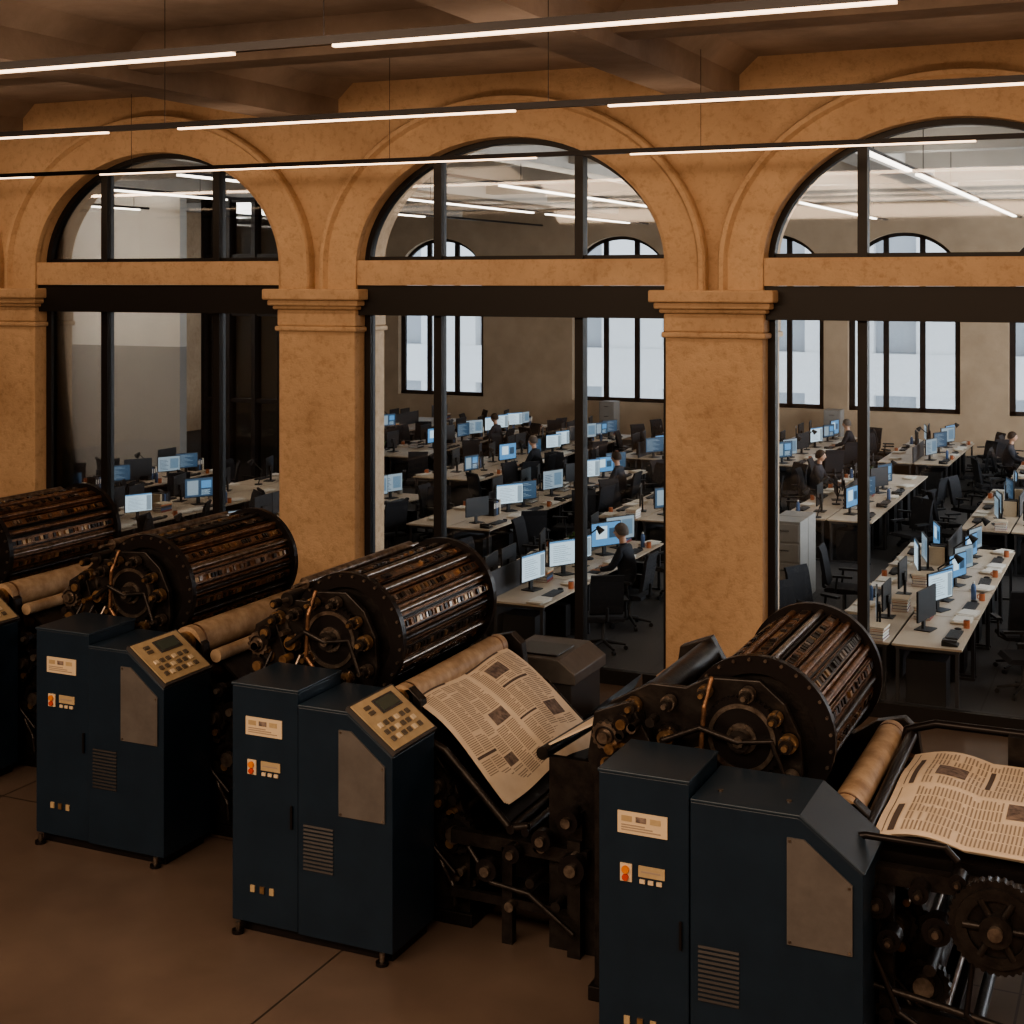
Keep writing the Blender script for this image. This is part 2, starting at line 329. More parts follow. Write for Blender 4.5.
# ------------------------------------------------------------------ newspaper
def newspaper(fn,name,parent=None,loc=(0,0,0),lines=56,seed=1):
    rnd=random.Random(seed); b=MB(name); NS,NT=24,28
    def nrm(s,t):
        e=.01; p=Vector(fn(s,t)); a=Vector(fn(min(s+e,1),t))-Vector(fn(max(s-e,0),t)); c=Vector(fn(s,min(t+e,1)))-Vector(fn(s,max(t-e,0)))
        n=a.cross(c).normalized(); return n if n.z>0 else -n
    for lay in range(3):
        off=-.006*lay
        vs=[]
        for i in range(NS+1):
            for j in range(NT+1):
                s_,t_=i/NS,j/NT; vs.append(Vector(fn(s_,t_))+nrm(s_,t_)*off+Vector((.012*lay*s_,.006*lay,0)))
        b.add(vs,[(i*(NT+1)+j,(i+1)*(NT+1)+j,(i+1)*(NT+1)+j+1,i*(NT+1)+j+1) for i in range(NS) for j in range(NT)],paper,True)
    def q(s0,s1,t0,t1,m,h=.0016):
        k=max(1,int((s1-s0)*30)); l=max(1,int((t1-t0)*30))
        for a in range(k):
            for c in range(l):
                sa,sb=s0+(s1-s0)*a/k,s0+(s1-s0)*(a+1)/k; ta,tb=t0+(t1-t0)*c/l,t0+(t1-t0)*(c+1)/l
                b.add([Vector(fn(x,y))+nrm(x,y)*h for x,y in((sa,ta),(sb,ta),(sb,tb),(sa,tb))],[(0,1,2,3)],m)
    for pg in range(2):
        T0=.03+pg*.485; T1=T0+.455; nc=5; cw=(T1-T0)/nc
        C=lambda a,b_:(T0+a*cw+.004,T0+b_*cw-.004)
        q(.03,.033,T0,T1,inkd)
        if pg==0: blocks=[(.05,.075,*C(0,3),inkd),(.45,.56,*C(3.4,5),inkr),(.68,.70,*C(0,2),inkd),(.76,.84,*C(2,3),inkr)]
        else: blocks=[(.05,.07,*C(0,4),inkd),(.14,.26,*C(1.2,3),inkr),(.34,.36,*C(1,4),inkd),(.60,.72,*C(3,4.6),inkr),(.62,.635,*C(0,2),inkd)]
        for bl in blocks: q(*bl)
        for c in range(nc):
            a,e=C(c,c+1); a+=.003; e+=.001
            for i in range(lines):
                s0=.10+i*(.87/lines)
                if any(s0+.018>bl[0] and s0-.01<bl[1] and e>bl[2] and a<bl[3] for bl in blocks): continue
                if rnd.random()<.05: continue
                ee=e-(rnd.random()*.03 if rnd.random()<.2 else 0)
                q(s0,s0+.0068,a,ee,ink)
    return b.obj(parent,loc)
# ------------------------------------------------------------------ printing press
def press(ox,oy,k=0,wB=.47,console=True,tray=None,zo=0,rr=.06,seed=1):
    rnd=random.Random(seed)
    P=empty('printing_press',(ox*S,oy*S,0))
    def X(x): return x+k*max(0,min(1,(x+.2)/.4))
    c=MB('control_cabinet',bevel=.007)
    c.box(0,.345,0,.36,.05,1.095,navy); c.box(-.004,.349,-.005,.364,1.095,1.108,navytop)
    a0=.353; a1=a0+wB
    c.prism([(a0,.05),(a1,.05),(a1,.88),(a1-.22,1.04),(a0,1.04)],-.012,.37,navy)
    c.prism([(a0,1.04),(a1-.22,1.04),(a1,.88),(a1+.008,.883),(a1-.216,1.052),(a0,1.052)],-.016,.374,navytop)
    c.box(.02,a1-.02,.03,.34,.0,.05,black)
    c.obj(P)
    d=MB('cabinet_fittings')
    for x in (.04,a1-.05): d.cyl((x,-.012,0),(x,-.012,.015),.028,black,12); d.cyl((x,-.012,.015),(x,-.012,.05),.012,steel,10)
    yb=-.012
    d.prism([(a1-.26,.60),(a1-.035,.60),(a1-.035,.84),(a1-.20,.97),(a1-.26,.97)],yb-.008,yb-.0005,grey)
    for x,z in ((a1-.25,.61),(a1-.045,.61),(a1-.045,.83),(a1-.25,.96)): d.cyl((x,yb-.008,z),(x,yb-.011,z),.005,steel,8)
    for i in range(12): d.hexa([(a0+.03,yb-.006,.34+i*.017),(a0+.18,yb-.006,.34+i*.017),(a0+.18,yb-.0005,.34+i*.017),(a0+.03,yb-.0005,.34+i*.017),(a0+.03,yb-.002,.348+i*.017),(a0+.18,yb-.002,.348+i*.017),(a0+.18,yb-.0005,.348+i*.017),(a0+.03,yb-.0005,.348+i*.017)],black)
    d.box(.075,.265,-.005,-.0004,.885,.965,cream)
    for i in range(3): d.box(.09+i*.055,.13+i*.055,-.0065,-.005,.93,.95,(beige,inkr,beige)[i])
    for i in range(3): d.box(.09,.24-.03*i,-.0065,-.005,.897+.009*i,.901+.009*i,ink)
    d.box(.085,.13,-.006,-.0004,.71,.775,cream); d.cyl((.107,-.006,.755),(.107,-.016,.755),.014,orange,12); d.cyl((.107,-.006,.727),(.107,-.016,.727),.012,redb,12)
    d.box(.155,.255,-.005,-.0004,.735,.775,beige); d.box(.165,.24,-.006,-.005,.752,.758,ink)
    for i in range(3): d.box(.16+i*.032,.18+i*.032,-.007,-.0004,.712,.726,cream)
    for i in range(3): d.box(.10+i*.05,.122+i*.05,-.007,-.0004,.19,.22,(beige,brass,beige)[i])
    d.box(.31,.32,-.010,-.0004,.5,.6,black)
    if console:
        A=Vector((a1-.22,0,1.045)); B=Vector((a1,0,.885)); e=(B-A).normalized(); n=Vector((-e.z,0,e.x))
        if n.z<0: n=-n
        def hb(s0,s1,y0,y1,h0,h1,m):
            def p(s_,y,h): v=A+e*s_+n*h; return (v.x,y,v.z)
            d.hexa([p(s0,y0,h0),p(s1,y0,h0),p(s1,y1,h0),p(s0,y1,h0),p(s0,y0,h1),p(s1,y0,h1),p(s1,y1,h1),p(s0,y1,h1)],m)
        hb(-.015,.275,-.02,.365,.008,.028,dgrey); hb(-.005,.262,-.01,.35,.028,.033,beige)
        hb(.018,.095,.13,.30,.033,.038,dgrey); hb(.028,.085,.143,.287,.038,.040,lcd)
        for i in range(3):
            for j in range(6): hb(.125+i*.040,.148+i*.040,.03+j*.047,.056+j*.047,.033,.040,keyl if (i+j)%3==0 else keyg)
        for j in range(2): hb(.03+.03*j,.048+.03*j,.045,.085,.033,.040,keyg)
    else:
        for i in range(2): d.cyl((a0+.08+.25*i,.1,1.052),(a0+.08+.25*i,.1,1.058),.010,steel,10)
    d.obj(P)
    f=MB('press_frame',bevel=.005)
    pl=[(-.2,.0),(-.2,.95),(-.23,1.05),(-.2,1.24),(-.10,1.30),(-.03,1.12),(.06,.98),(.42,.93),(.52,1.0),(.64,1.03),(.70,.98),(.72,.82),(.88,.62),(.95,.42),(.95,0)]
    pl=[(X(a),b_+(zo if b_>.8 else 0)) for a,b_ in pl]
    f.prism(pl,.47,.53,iron); f.prism(pl,1.60,1.66,iron)
    f.box(X(-.12),X(.6),.53,1.60,.05,.86+zo,black)
    f.box(X(-.22),X(.97),.45,1.68,0,.06,black)
    ec=[(-.19,1.0),(-.22,1.12),(-.17,1.27),(-.06,1.36),(.04,1.36),(.10,1.41),(.26,1.42),(.36,1.34),(.42,1.22),(.43,1.08),(.40,.96),(.3,.9),(0,.9)]
    f.prism([(X(a),z+zo) for a,z in ec],.545,.575,iron)
    f.obj(P)
    r=MB('press_rollers')
    def roll(x,z,rad,m,y0=.53,y1=1.60,knob=True):
        x=X(x); z=z+zo
        r.cyl((x,y0,z),(x,y1,z),rad,m,20)
        r.cyl((x,y0-.1,z),(x,y1+.09,z),rad*.35,steel,10)
        if knob: r.cyl((x,y0-.115,z),(x,y0-.07,z),rad*.62,black,14); r.cyl((x,y0-.125,z),(x,y0-.115,z),rad*.35,brass,12)
    roll(-.11,1.22,.06,iron if k else steel); roll(-.15,1.06,.07,iron); roll(-.12,.93,.06,rollp)
    if k==0: roll(-.06,1.36,.035,iron); roll(.02,1.44,.028,steel,.56,1.62,False)
    roll(.56,.90,.05,iron); roll(.66,.82,.06,copper); roll(.74,.68,.055,iron); roll(.82,.55,.05,steel); roll(.88,.38,.06,iron)
    x,z=X(.60),.98+zo
    r.cyl((x,.47,z),(x,1.52,z),rr,rollp,28); r.cyl((x,.44,z),(x,1.55,z),rr*.7,brass,20); r.cyl((x,.40,z),(x,1.6,z),rr*.3,steel,12)
    for y in (.52,1.46): r.cyl((x,y,z),(x,y+.012,z),rr+.002,copper,28)
    r.obj(P)
    g=MB('gears_and_levers')
    for (gx,gz,R,m) in ((-.10,.98,.085,iron),(.02,.86,.07,iron),(-.16,1.16,.05,steel),(.15,.98,.09,iron),(.33,.90,.06,iron),(.80,.62,.07,iron),(.90,.42,.085,iron),(.70,.86,.045,iron)):
        gx=X(gx); gz+=zo
        g.gear((gx,gz),R,.43,.465,m,max(12,int(R*220)),.007); g.cyl((gx,.40,gz),(gx,.43,gz),R*.45,steel,14); g.ring((gx,gz),R*.8,R*.66,.424,.43,black,24)
    g.gear((X(.20),1.20+zo),.155,.505,.535,black,44,.007); g.ring((X(.20),1.20+zo),.135,.118,.498,.505,steel,36)
    for (bx,bz,R,m) in ((-.12,1.10,.045,iron),(-.10,1.27,.034,brass),(.00,1.30,.030,steel),(.00,1.17,.045,iron),(.10,1.36,.028,brass),(.08,1.10,.036,brass),(.22,1.37,.030,steel),(.20,1.20,.060,steel),(.33,1.29,.028,brass),(.38,1.20,.036,brass),(.39,1.07,.03,steel),(.30,1.03,.04,iron),(.20,1.02,.03,brass),(-.02,1.04,.03,brass)):
        g.boss(X(bx),bz+zo,.535,R,m,(brass if m is iron else iron),.075)
        for i in range(5):
            a=i*1.257; g.cyl((X(bx)+R*.85*math.cos(a),.535,bz+zo+R*.85*math.sin(a)),(X(bx)+R*.85*math.cos(a),.49,bz+zo+R*.85*math.sin(a)),.005,steel,6)
    for i in range(14):
        gx=X(rnd.uniform(-.19,.0)); gz=rnd.uniform(.85,1.25)+zo; g.cyl((gx,.40,gz),(gx,.47,gz),rnd.uniform(.012,.024),rnd.choice((steel,iron,brass,iron)),10)
    for i in range(20):
        gx=X(rnd.uniform(.52,.92)); gz=rnd.uniform(.2,.9-(gx-X(.52))*.6)+zo; g.cyl((gx,.43,gz),(gx,.47,gz),rnd.uniform(.01,.025),rnd.choice((steel,iron,black,brass)),10)
    for i in range(3):
        g.tube([(X(-.05+.07*i),.45,.70),(X(-.03+.07*i),.41,.9+zo),(X(-.12+.08*i),.40,1.02+zo),(X(-.1+.08*i),.46,1.12+zo)],.009,(black,iron,steel)[i])
    g.tube([(X(.00),.45,1.17+zo),(X(.10),.44,1.24+zo),(X(.20),.45,1.20+zo)],.012,iron); g.tube([(X(.20),.45,1.20+zo),(X(.33),.45,1.22+zo),(X(.39),.45,1.07+zo)],.010,iron)
    g.tube([(X(.12),.50,1.42+zo),(X(.11),.45,1.32+zo),(X(.10),.45,1.12+zo),(X(.20),.45,1.0+zo)],.010,copper)
    for i in range(3): g.tube([(X(.7+.06*i),.45,.5-.1*i),(X(.8+.05*i),.41,.35-.08*i),(X(.9),.42,.25-.07*i)],.012,(black,iron,iron)[i])
    for (bx,bz) in ((.92,.30),(.95,.18),(.90,.5),(.78,.75)):
        g.cyl((X(bx),.5,bz),(X(bx),1.63,bz),.016,steel,10)
    g.obj(P)
    D=MB('type_drum'); cx,cz=X(.24),1.2+zo; ya,yb2=.62,1.60
    D.cyl((cx,ya,cz),(cx,yb2,cz),.246,iron,36)
    NB=26
    for i in range(NB):
        a=2*math.pi*i/NB; ur=Vector((math.cos(a),0,math.sin(a))); ut=Vector((-math.sin(a),0,math.cos(a))); C=Vector((cx,0,cz))
        def bx(r0,r1,w,y0,y1,m,to=0):
            o=C+ut*to; p=[o+ur*r0-ut*w,o+ur*r0+ut*w,o+ur*r1+ut*w,o+ur*r1-ut*w]
            D.hexa([(v.x,y0,v.z) for v in p]+[(v.x,y1,v.z) for v in p],m)
        bx(.240,.262,.026,ya,yb2,rnd.choice((copper,iron,copper)))
        if i%2==0: D.cyl((cx+.270*ur.x,ya,cz+.270*ur.z),(cx+.270*ur.x,yb2,cz+.270*ur.z),.014,rnd.choice((steel,iron,copper)),10)
        else:
            bx(.262,.272,.020,ya,yb2,rnd.choice((copper,copper,iron)))
            y=ya+.03
            while y<yb2-.04:
                l=rnd.uniform(.012,.03)
                if rnd.random()<.8: bx(.272,rnd.uniform(.276,.286),.013,y,y+l,rnd.choice((copper,iron,black,steel,iron,brass)),.0)
                y+=l+rnd.uniform(.006,.018)
    for y in (ya-.03,yb2-.01): D.ring((cx,cz),.305,.235,y,y+.035,black,48)
    for i in range(28):
        a=2*math.pi*(i+.5)/28; D.cyl((cx+.29*math.cos(a),ya-.03,cz+.29*math.sin(a)),(cx+.29*math.cos(a),ya-.04,cz+.29*math.sin(a)),.007,steel,6)
    for y in (.58,1.63): D.prism([(cx-.09,.85+zo),(cx+.09,.85+zo),(cx+.06,cz+.02),(cx+.03,cz+.07),(cx-.03,cz+.07),(cx-.06,cz+.02)],y,y+.03,iron)
    D.obj(P)
    t=MB('delivery_table',bevel=0)
    if tray=='steep':
        def fn(s_,tt):
            return (X(.63)+.50*s_+.05*tt*s_, .47+1.03*tt+.02*math.sin(s_*5), .985-.02-.40*s_**1.25+.03*math.sin(tt*math.pi)*s_+.012*math.sin(tt*9+s_*3))
        x0=X(.66)
        t.hexa([(x0,.44,.88),(x0,1.53,.88),(x0+.50,1.53,.48),(x0+.50,.44,.48),(x0,.44,.91),(x0,1.53,.91),(x0+.50,1.53,.51),(x0+.50,.44,.51)],black)
        for yy in (.40,1.57): t.tube([(X(.6),yy,.90),(x0+.2,yy,.80),(x0+.52,yy,.50),(x0+.60,yy,.52)],.018,iron)
        for dx,z in ((.53,.50),(.60,.50),(.66,.44)): t.cyl((x0+dx,.38,z),(x0+dx,1.6,z),.02,(black,steel,iron)[int(dx*10)%3],12)
        for y in (.40,1.0,1.56):
            t.box(X(.9),1.55,y-.02,y+.02,.40,.46,iron); t.box(X(.9),1.50,y-.015,y+.015,.16,.20,iron)
            t.box(1.46,1.52,y-.025,y+.025,0,.50,iron); t.box(1.15,1.20,y-.02,y+.02,0,.42,iron)
        for z,xx in ((.46,1.35),(.44,1.5),(.18,1.2),(.22,1.42),(.30,1.30)): t.cyl((xx,.34,z),(xx,1.62,z),.022,rnd.choice((iron,steel)),12)
        for xx,z,R in ((1.48,.60,.05),(1.36,.50,.045),(1.22,.42,.04),(1.5,.40,.06),(1.1,.33,.05)):
            t.cyl((xx,.32,z),(xx,.37,z),R,black,20); t.cyl((xx,.30,z),(xx,.32,z),R*.45,steel,12)
        t.box(1.44,1.52,.40,.50,.5,.62,iron); t.box(1.44,1.52,1.5,1.6,.5,.64,iron)
        t.cyl((1.48,.38,.62),(1.48,1.62,.64),.026,iron,14)
        t.box(.98,1.45,.56,1.5,.22,.40,black)
        t.tube([(1.0,.36,.4),(1.12,.33,.28),(1.3,.33,.26),(1.5,.34,.12)],.012,iron)
        t.hexa([(.84,2.05,.40),(1.12,2.20,.56),(1.06,2.50,.56),(.84,2.45,.40),(.84,2.05,.46),(1.12,2.20,.64),(1.06,2.50,.64),(.84,2.45,.46)],black)
        t.box(.86,.92,2.2,2.3,0,.42,black)
        t.obj(P)
        newspaper(fn,'newspaper',None,(ox*S,oy*S,.03),seed=seed)
    elif tray=='flat':
        z0=.83
        def fn(s_,tt):
            return (.93+.95*s_, .33+1.0*tt, z0+.055+.03*math.sin(min(1,s_*3)*math.pi)+.02*math.sin(tt*math.pi)-.01*s_+.006*math.sin(tt*12+s_*4))
        t.box(.92,1.88,.30,1.36,z0-.03,z0+.025,black)
        for y in (.24,1.42):
            t.box(.86,2.0,y-.025,y+.025,z0-.06,z0,iron)
            for xx in (1.0,1.5,1.95): t.box(xx-.025,xx+.025,y-.02,y+.02,0,z0-.05,iron)
            t.box(.95,2.0,y-.015,y+.015,.30,.34,iron)
        t.tube([(.86,.24,z0),(.86,.22,z0+.08),(.93,.22,z0+.10),(1.2,.22,z0+.10),(1.24,.22,z0+.06),(1.24,.24,z0)],.013,black)
        t.tube([(.86,1.42,z0),(.88,1.44,z0+.12),(1.0,1.44,z0+.16),(1.5,1.44,z0+.16),(1.54,1.44,z0)],.018,black)
        t.cyl((.90,.26,z0+.04),(.90,1.42,z0+.10),.025,black,14)
        t.box(1.3,1.42,1.38,1.5,z0,z0+.16,iron)
        for xx,z,R in ((1.38,.72,.155),):
            t.gear((xx,z),R,.13,.17,iron,40,.006); t.ring((xx,z),R*.86,R*.62,.115,.13,iron,36); t.cyl((xx,.09,z),(xx,.13,z),R*.35,iron,20); t.cyl((xx,.07,z),(xx,.24,z),R*.16,steel,14)
            for i in range(6):
                a=math.pi*i/3; t.cyl((xx,.122,z),(xx+R*.7*math.cos(a),.122,z+R*.7*math.sin(a)),.014,iron,8)
        for xx,z,R in ((.98,.72,.05),(1.12,.78,.035),(1.18,.66,.05),(1.02,.60,.04),(1.6,.75,.07),(1.25,.84,.03)):
            t.cyl((xx,.15,z),(xx,.22,z),R,black,20); t.cyl((xx,.13,z),(xx,.15,z),R*.5,iron,14); t.cyl((xx,.12,z),(xx,.13,z),R*.25,steel,10)
        for xx,z in ((1.0,.32),(1.3,.30),(1.6,.28),(1.15,.5),(1.5,.52),(.95,.78),(1.9,.78)): t.cyl((xx,.2,z),(xx,1.45,z),.022,rnd.choice((iron,iron,black)),12)
        t.tube([(.95,.2,.55),(1.05,.17,.35),(1.25,.16,.25),(1.6,.16,.22)],.012,black)
        t.tube([(.92,.2,.42),(1.2,.17,.40),(1.5,.16,.36),(1.9,.16,.36)],.014,iron)
        t.tube([(1.3,.18,.6),(1.28,.15,.4),(1.4,.15,.25),(1.42,.16,.1)],.010,black)
        t.obj(P)
        w=MB('paper_web')
        w.hexa([(-.56,.85,.86),(-.24,.85,1.04),(-.14,1.95,1.04),(-.46,1.95,.86),(-.56,.85,.87),(-.24,.85,1.05),(-.14,1.95,1.05),(-.46,1.95,.87)],paper)
        w.cyl((-.23,.8,1.03),(-.13,2.0,1.03),.018,iron,16); w.cyl((-.57,.8,.84),(-.47,2.0,.84),.028,iron,16)
        for y in (.84,1.95): w.box(-.54,-.2,y-.03,y,.0,.83,iron)
        w.obj(P)
        newspaper(fn,'newspaper',None,(ox*S,oy*S,.0),seed=seed)
    else:
        x0=X(.66)
        pts=[(x0,.90),(x0+.10,.88),(x0+.20,.80),(x0+.27,.68),(x0+.30,.5)]
        for (xa,za),(xb,zb) in zip(pts[:-1],pts[1:]): t.hexa([(xa,.56,za-.02),(xb,.56,zb-.02),(xb,1.57,zb-.02),(xa,1.57,za-.02),(xa,.56,za),(xb,.56,zb),(xb,1.57,zb),(xa,1.57,za)],iron)
        t.cyl((x0+.10,.5,.92),(x0+.10,1.6,.92),.035,rollp,18)
        for y in (.44,1.62):
            t.box(x0,x0+.5,y-.02,y+.02,.34,.40,iron); t.box(x0+.42,x0+.47,y-.02,y+.02,0,.34,iron)
        for z,dx in ((.42,.42),(.36,.48),(.2,.4),(.55,.36)): t.cyl((x0+dx,.40,z),(x0+dx,1.66,z),.024,rnd.choice((iron,steel)),12)
        for dx,z,R in ((.36,.5,.05),(.42,.38,.06),(.28,.68,.05),(.2,.78,.035)): t.cyl((x0+dx,.38,z),(x0+dx,.42,z),R,black,18); t.cyl((x0+dx,.36,z),(x0+dx,.38,z),R*.4,steel,12)
        t.obj(P)
    return P
press(-1.886,-4.63,k=.2,wB=.61,console=False,tray='flat',zo=-.08,seed=3)
press(-3.78,-4.25,tray='steep',seed=2)
press(-5.30,-3.83,rr=.085,seed=4)
press(-6.98,-3.42,rr=.085,seed=5)
b=MB('paper_feeder_unit',bevel=.01)
b.box(-3.42,-2.98,-2.2,-1.75,0,.66,dgrey); b.prism([(-3.45,.66),(-2.95,.66),(-2.95,.72),(-3.05,.79),(-3.40,.79),(-3.45,.74)],-2.22,-1.73,grey)
b.box(-3.36,-3.08,-2.16,-1.9,.79,.80,black); b.box(-3.0,-2.96,-2.15,-1.95,.69,.71,lcd); b.obj()
# ------------------------------------------------------------------ office furniture (metres)
def desk_mesh():
    b=MB('office_desk',1); b.box(-.39,.39,-.80,.80,.715,.74,desktop)
    for y in (-.74,.74):
        b.box(-.36,.36,y-.02,y+.02,.67,.715,dgrey)
        for x in (-.33,.33): b.box(x-.02,x+.02,y-.02,y+.02,.03,.67,dgrey)
        b.box(-.36,.36,y-.025,y+.025,0,.03,dgrey)
    b.box(-.35,-.33,-.72,.72,.25,.68,dgrey)
    b.box(-.30,.15,.50,.68,.02,.45,blk); b.box(-.25,.2,-.68,-.32,.02,.55,blk)
    return b.mesh()
def monitor_mesh(v):
    b=MB('computer_monitor',1)
    b.box(-.11,.09,-.12,.12,0,.012,blk); b.box(-.05,-.02,-.03,.03,.012,.26,blk); b.box(-.045,-.01,-.08,.08,.22,.32,blk)
    b.box(-.012,.012,-.295,.295,.13,.50,blk)
    x=.0125
    def q(y0,y1,z0,z1,m,o=0): b.add([(x+o,y0,z0),(x+o,y1,z0),(x+o,y1,z1),(x+o,y0,z1)],[(0,1,2,3)],m)
    q(-.283,.283,.145,.488,(scrB,scrW,scrD,scrG,scrD,blk)[v])
    if v==0:
        q(-.2,.02,.25,.44,scrW,.001); q(.06,.22,.25,.40,scrD,.001)
    elif v==1:
        for i in range(9): q(-.22,.10-.05*(i%3),.19+i*.028,.195+i*.028,scrT,.001)
        q(-.283,.283,.465,.488,scrB,.001); q(.17,.27,.16,.45,scrG,.001)
    elif v==2:
        q(-.24,-.02,.18,.45,scrG,.001); q(.04,.24,.3,.44,scrB,.001)
        for i in range(5): q(.04,.22-.03*(i%2),.18+i*.02,.186+i*.02,scrW,.001)
    elif v==3:
        for i in range(8): q(-.24,-.02-.03*(i%3),.18+i*.032,.19+i*.032,scrD,.001)
        q(.03,.25,.2,.44,scrT,.001)
    elif v==4:
        for i in range(11): q(-.25,.05+.07*((i*3)%4)-.1,.17+i*.027,.178+i*.027,scrG,.001)
    return b.mesh()
def kb_mesh():
    b=MB('computer_keyboard',1); b.box(-.075,.075,-.22,.22,0,.018,blk)
    for i in range(5):
        for j in range(14): b.box(-.065+i*.027,-.043+i*.027,-.21+j*.03,-.186+j*.03,.018,.024,dgrey)
    b.sph((.0,.29,.016),.03,blk,10,6,(1.5,1,.55)); return b.mesh()
def chair_mesh():
    b=MB('office_chair',1)
    b.prism([(-.24,.43),(-.20,.48),(.20,.49),(.25,.47),(.25,.43),(.0,.41)],-.24,.24,fabric)
    b.prism([(.20,.52),(.26,.55),(.30,.75),(.33,.98),(.36,1.06),(.33,1.07),(.29,.98),(.25,.78),(.22,.6)],-.22,.22,fabric)
    b.tube([(.18,0,.43),(.30,0,.46),(.31,0,.62)],.022,blk)
    b.cyl((0,0,.12),(0,0,.41),.028,chrome,12); b.box(-.12,.12,-.10,.10,.39,.425,blk)
    for s_ in(-1,1): b.tube([(.08,s_*.22,.43),(.08,s_*.29,.46),(.06,s_*.29,.66)],.016,blk,8); b.box(-.16,.12,s_*.29-.035,s_*.29+.035,.66,.69,blk)
    for i in range(5):
        a=2*math.pi*i/5+.3; p=(.30*math.cos(a),.30*math.sin(a))
        b.cyl((0,0,.13),(p[0],p[1],.075),.026,blk,8,.016); b.cyl((p[0]-.02*math.sin(a),p[1]+.02*math.cos(a),.03),(p[0]+.02*math.sin(a),p[1]-.02*math.cos(a),.03),.03,blk,12)
    return b.mesh()
def mug_mesh():
    b=MB('coffee_mug',1); b.cyl((0,0,0),(0,0,.095),.038,mugm,16); b.cyl((0,0,.0955),(0,0,.096),.033,blk,14); b.tube([(.036,0,.075),(.06,0,.068),(.06,0,.035),(.036,0,.022)],.006,mugm,6); return b.mesh()
def papers_mesh():
    b=MB('paper_stack',1)
    for i in range(6):
        a=random.uniform(-.2,.2); dx,dy=random.uniform(-.03,.03),random.uniform(-.03,.03); co,si=math.cos(a),math.sin(a)
        c=[(dx+x*co-y*si,dy+x*si+y*co) for x,y in((-.105,-.15),(.105,-.15),(.105,.15),(-.105,.15))]
        b.hexa([(x,y,i*.006) for x,y in c]+[(x,y,i*.006+.0055) for x,y in c],pwhite if i%3 else cream)
    return b.mesh()
def books_mesh():
    b=MB('book_stack',1); z=0
    for i in range(5):
        h=random.uniform(.02,.04); w=random.uniform(.09,.11); m=(bookc,bookb,dgrey,orange,cream)[i]; b.box(-w,w,-.14,.14,z,z+.003,m); b.box(-w+.004,w-.004,-.136,.136,z+.003,z+h-.003,pwhite); b.box(-w,w,-.14,.14,z+h-.003,z+h,m); b.box(w-.003,w,-.14,.14,z,z+h,m); z+=h
    return b.mesh()
def tray_mesh():
    b=MB('document_rack',1)
    for i in range(3):
        z=i*.07; b.box(-.13,.13,-.15,.15,z,z+.006,blk); b.box(-.13,-.125,-.15,.15,z,z+.03,blk); b.box(-.1,.1,-.13,.13,z+.006,z+.022,pwhite)
    for x in(-.13,.125):
        for y in(-.15,.145): b.box(x,x+.005,y,y+.005,0,.17,blk)
    return b.mesh()
def binder_mesh():
    b=MB('ring_binder_row',1)
    for i in range(5): b.box(-.11,.11,-.15+i*.06,-.098+i*.06,0,.27-.01*(i%3),(blk,dgrey,bookb,blk,cream)[i]); b.box(.11,.112,-.14+i*.06,-.11+i*.06,.13,.22,pwhite)
    return b.mesh()
def lamp_mesh():
    b=MB('desk_lamp',1); b.cyl((0,0,0),(0,0,.02),.08,blk,16); b.tube([(0,0,.02),(-.08,0,.30),(.16,0,.48)],.010,blk,8); b.cyl((.14,0,.50),(.22,0,.42),.025,blk,12,.06); return b.mesh()
def plant_mesh():
    b=MB('potted_plant',1); b.cyl((0,0,0),(0,0,.12),.05,pot,14,.065)
    for i in range(22):
        a=i*2.4; l=.12+.10*((i*7)%5)/5; p0=Vector((0,0,.12)); p1=Vector((math.cos(a)*l*.4,math.sin(a)*l*.4,.12+l)); p2=Vector((math.cos(a)*l*.65,math.sin(a)*l*.65,.10+l*1.1)); sd=Vector((-math.sin(a),math.cos(a),0))*.018
        b.add([p0-sd*.3,p0+sd*.3,p1+sd,p2,p1-sd],[(0,1,2,3,4)],leaf)
    return b.mesh()
def phone_mesh():
    b=MB('desk_phone',1); b.prism([(-.09,0),(.09,0),(.09,.02),(-.09,.06)],-.08,.08,blk); b.box(-.08,.08,-.08,-.04,.05,.075,dgrey); b.box(-.02,.06,-.01,.06,.035,.045,keyl); return b.mesh()
def bottle_mesh():
    b=MB('water_bottle',1); b.cyl((0,0,0),(0,0,.17),.033,bookb,14); b.cyl((0,0,.17),(0,0,.21),.033,bookb,14,.014); b.cyl((0,0,.21),(0,0,.235),.016,pwhite,10); return b.mesh()
def screen_div():
    b=MB('desk_divider',1); b.box(-.008,.008,-.78,.78,.745,1.10,dgrey); b.box(-.01,.01,-.8,-.78,.742,1.11,blk); b.box(-.01,.01,.78,.8,.742,1.11,blk); return b.mesh()
DM=desk_mesh(); MM=[monitor_mesh(i) for i in range(6)]; KM=kb_mesh(); CM=chair_mesh(); GM=mug_mesh(); PM=papers_mesh(); BM=books_mesh(); TM=tray_mesh(); RM=binder_mesh(); LM=lamp_mesh(); PL=plant_mesh(); PH=phone_mesh(); WB=bottle_mesh(); DV=screen_div()
rnd=random.Random(11)
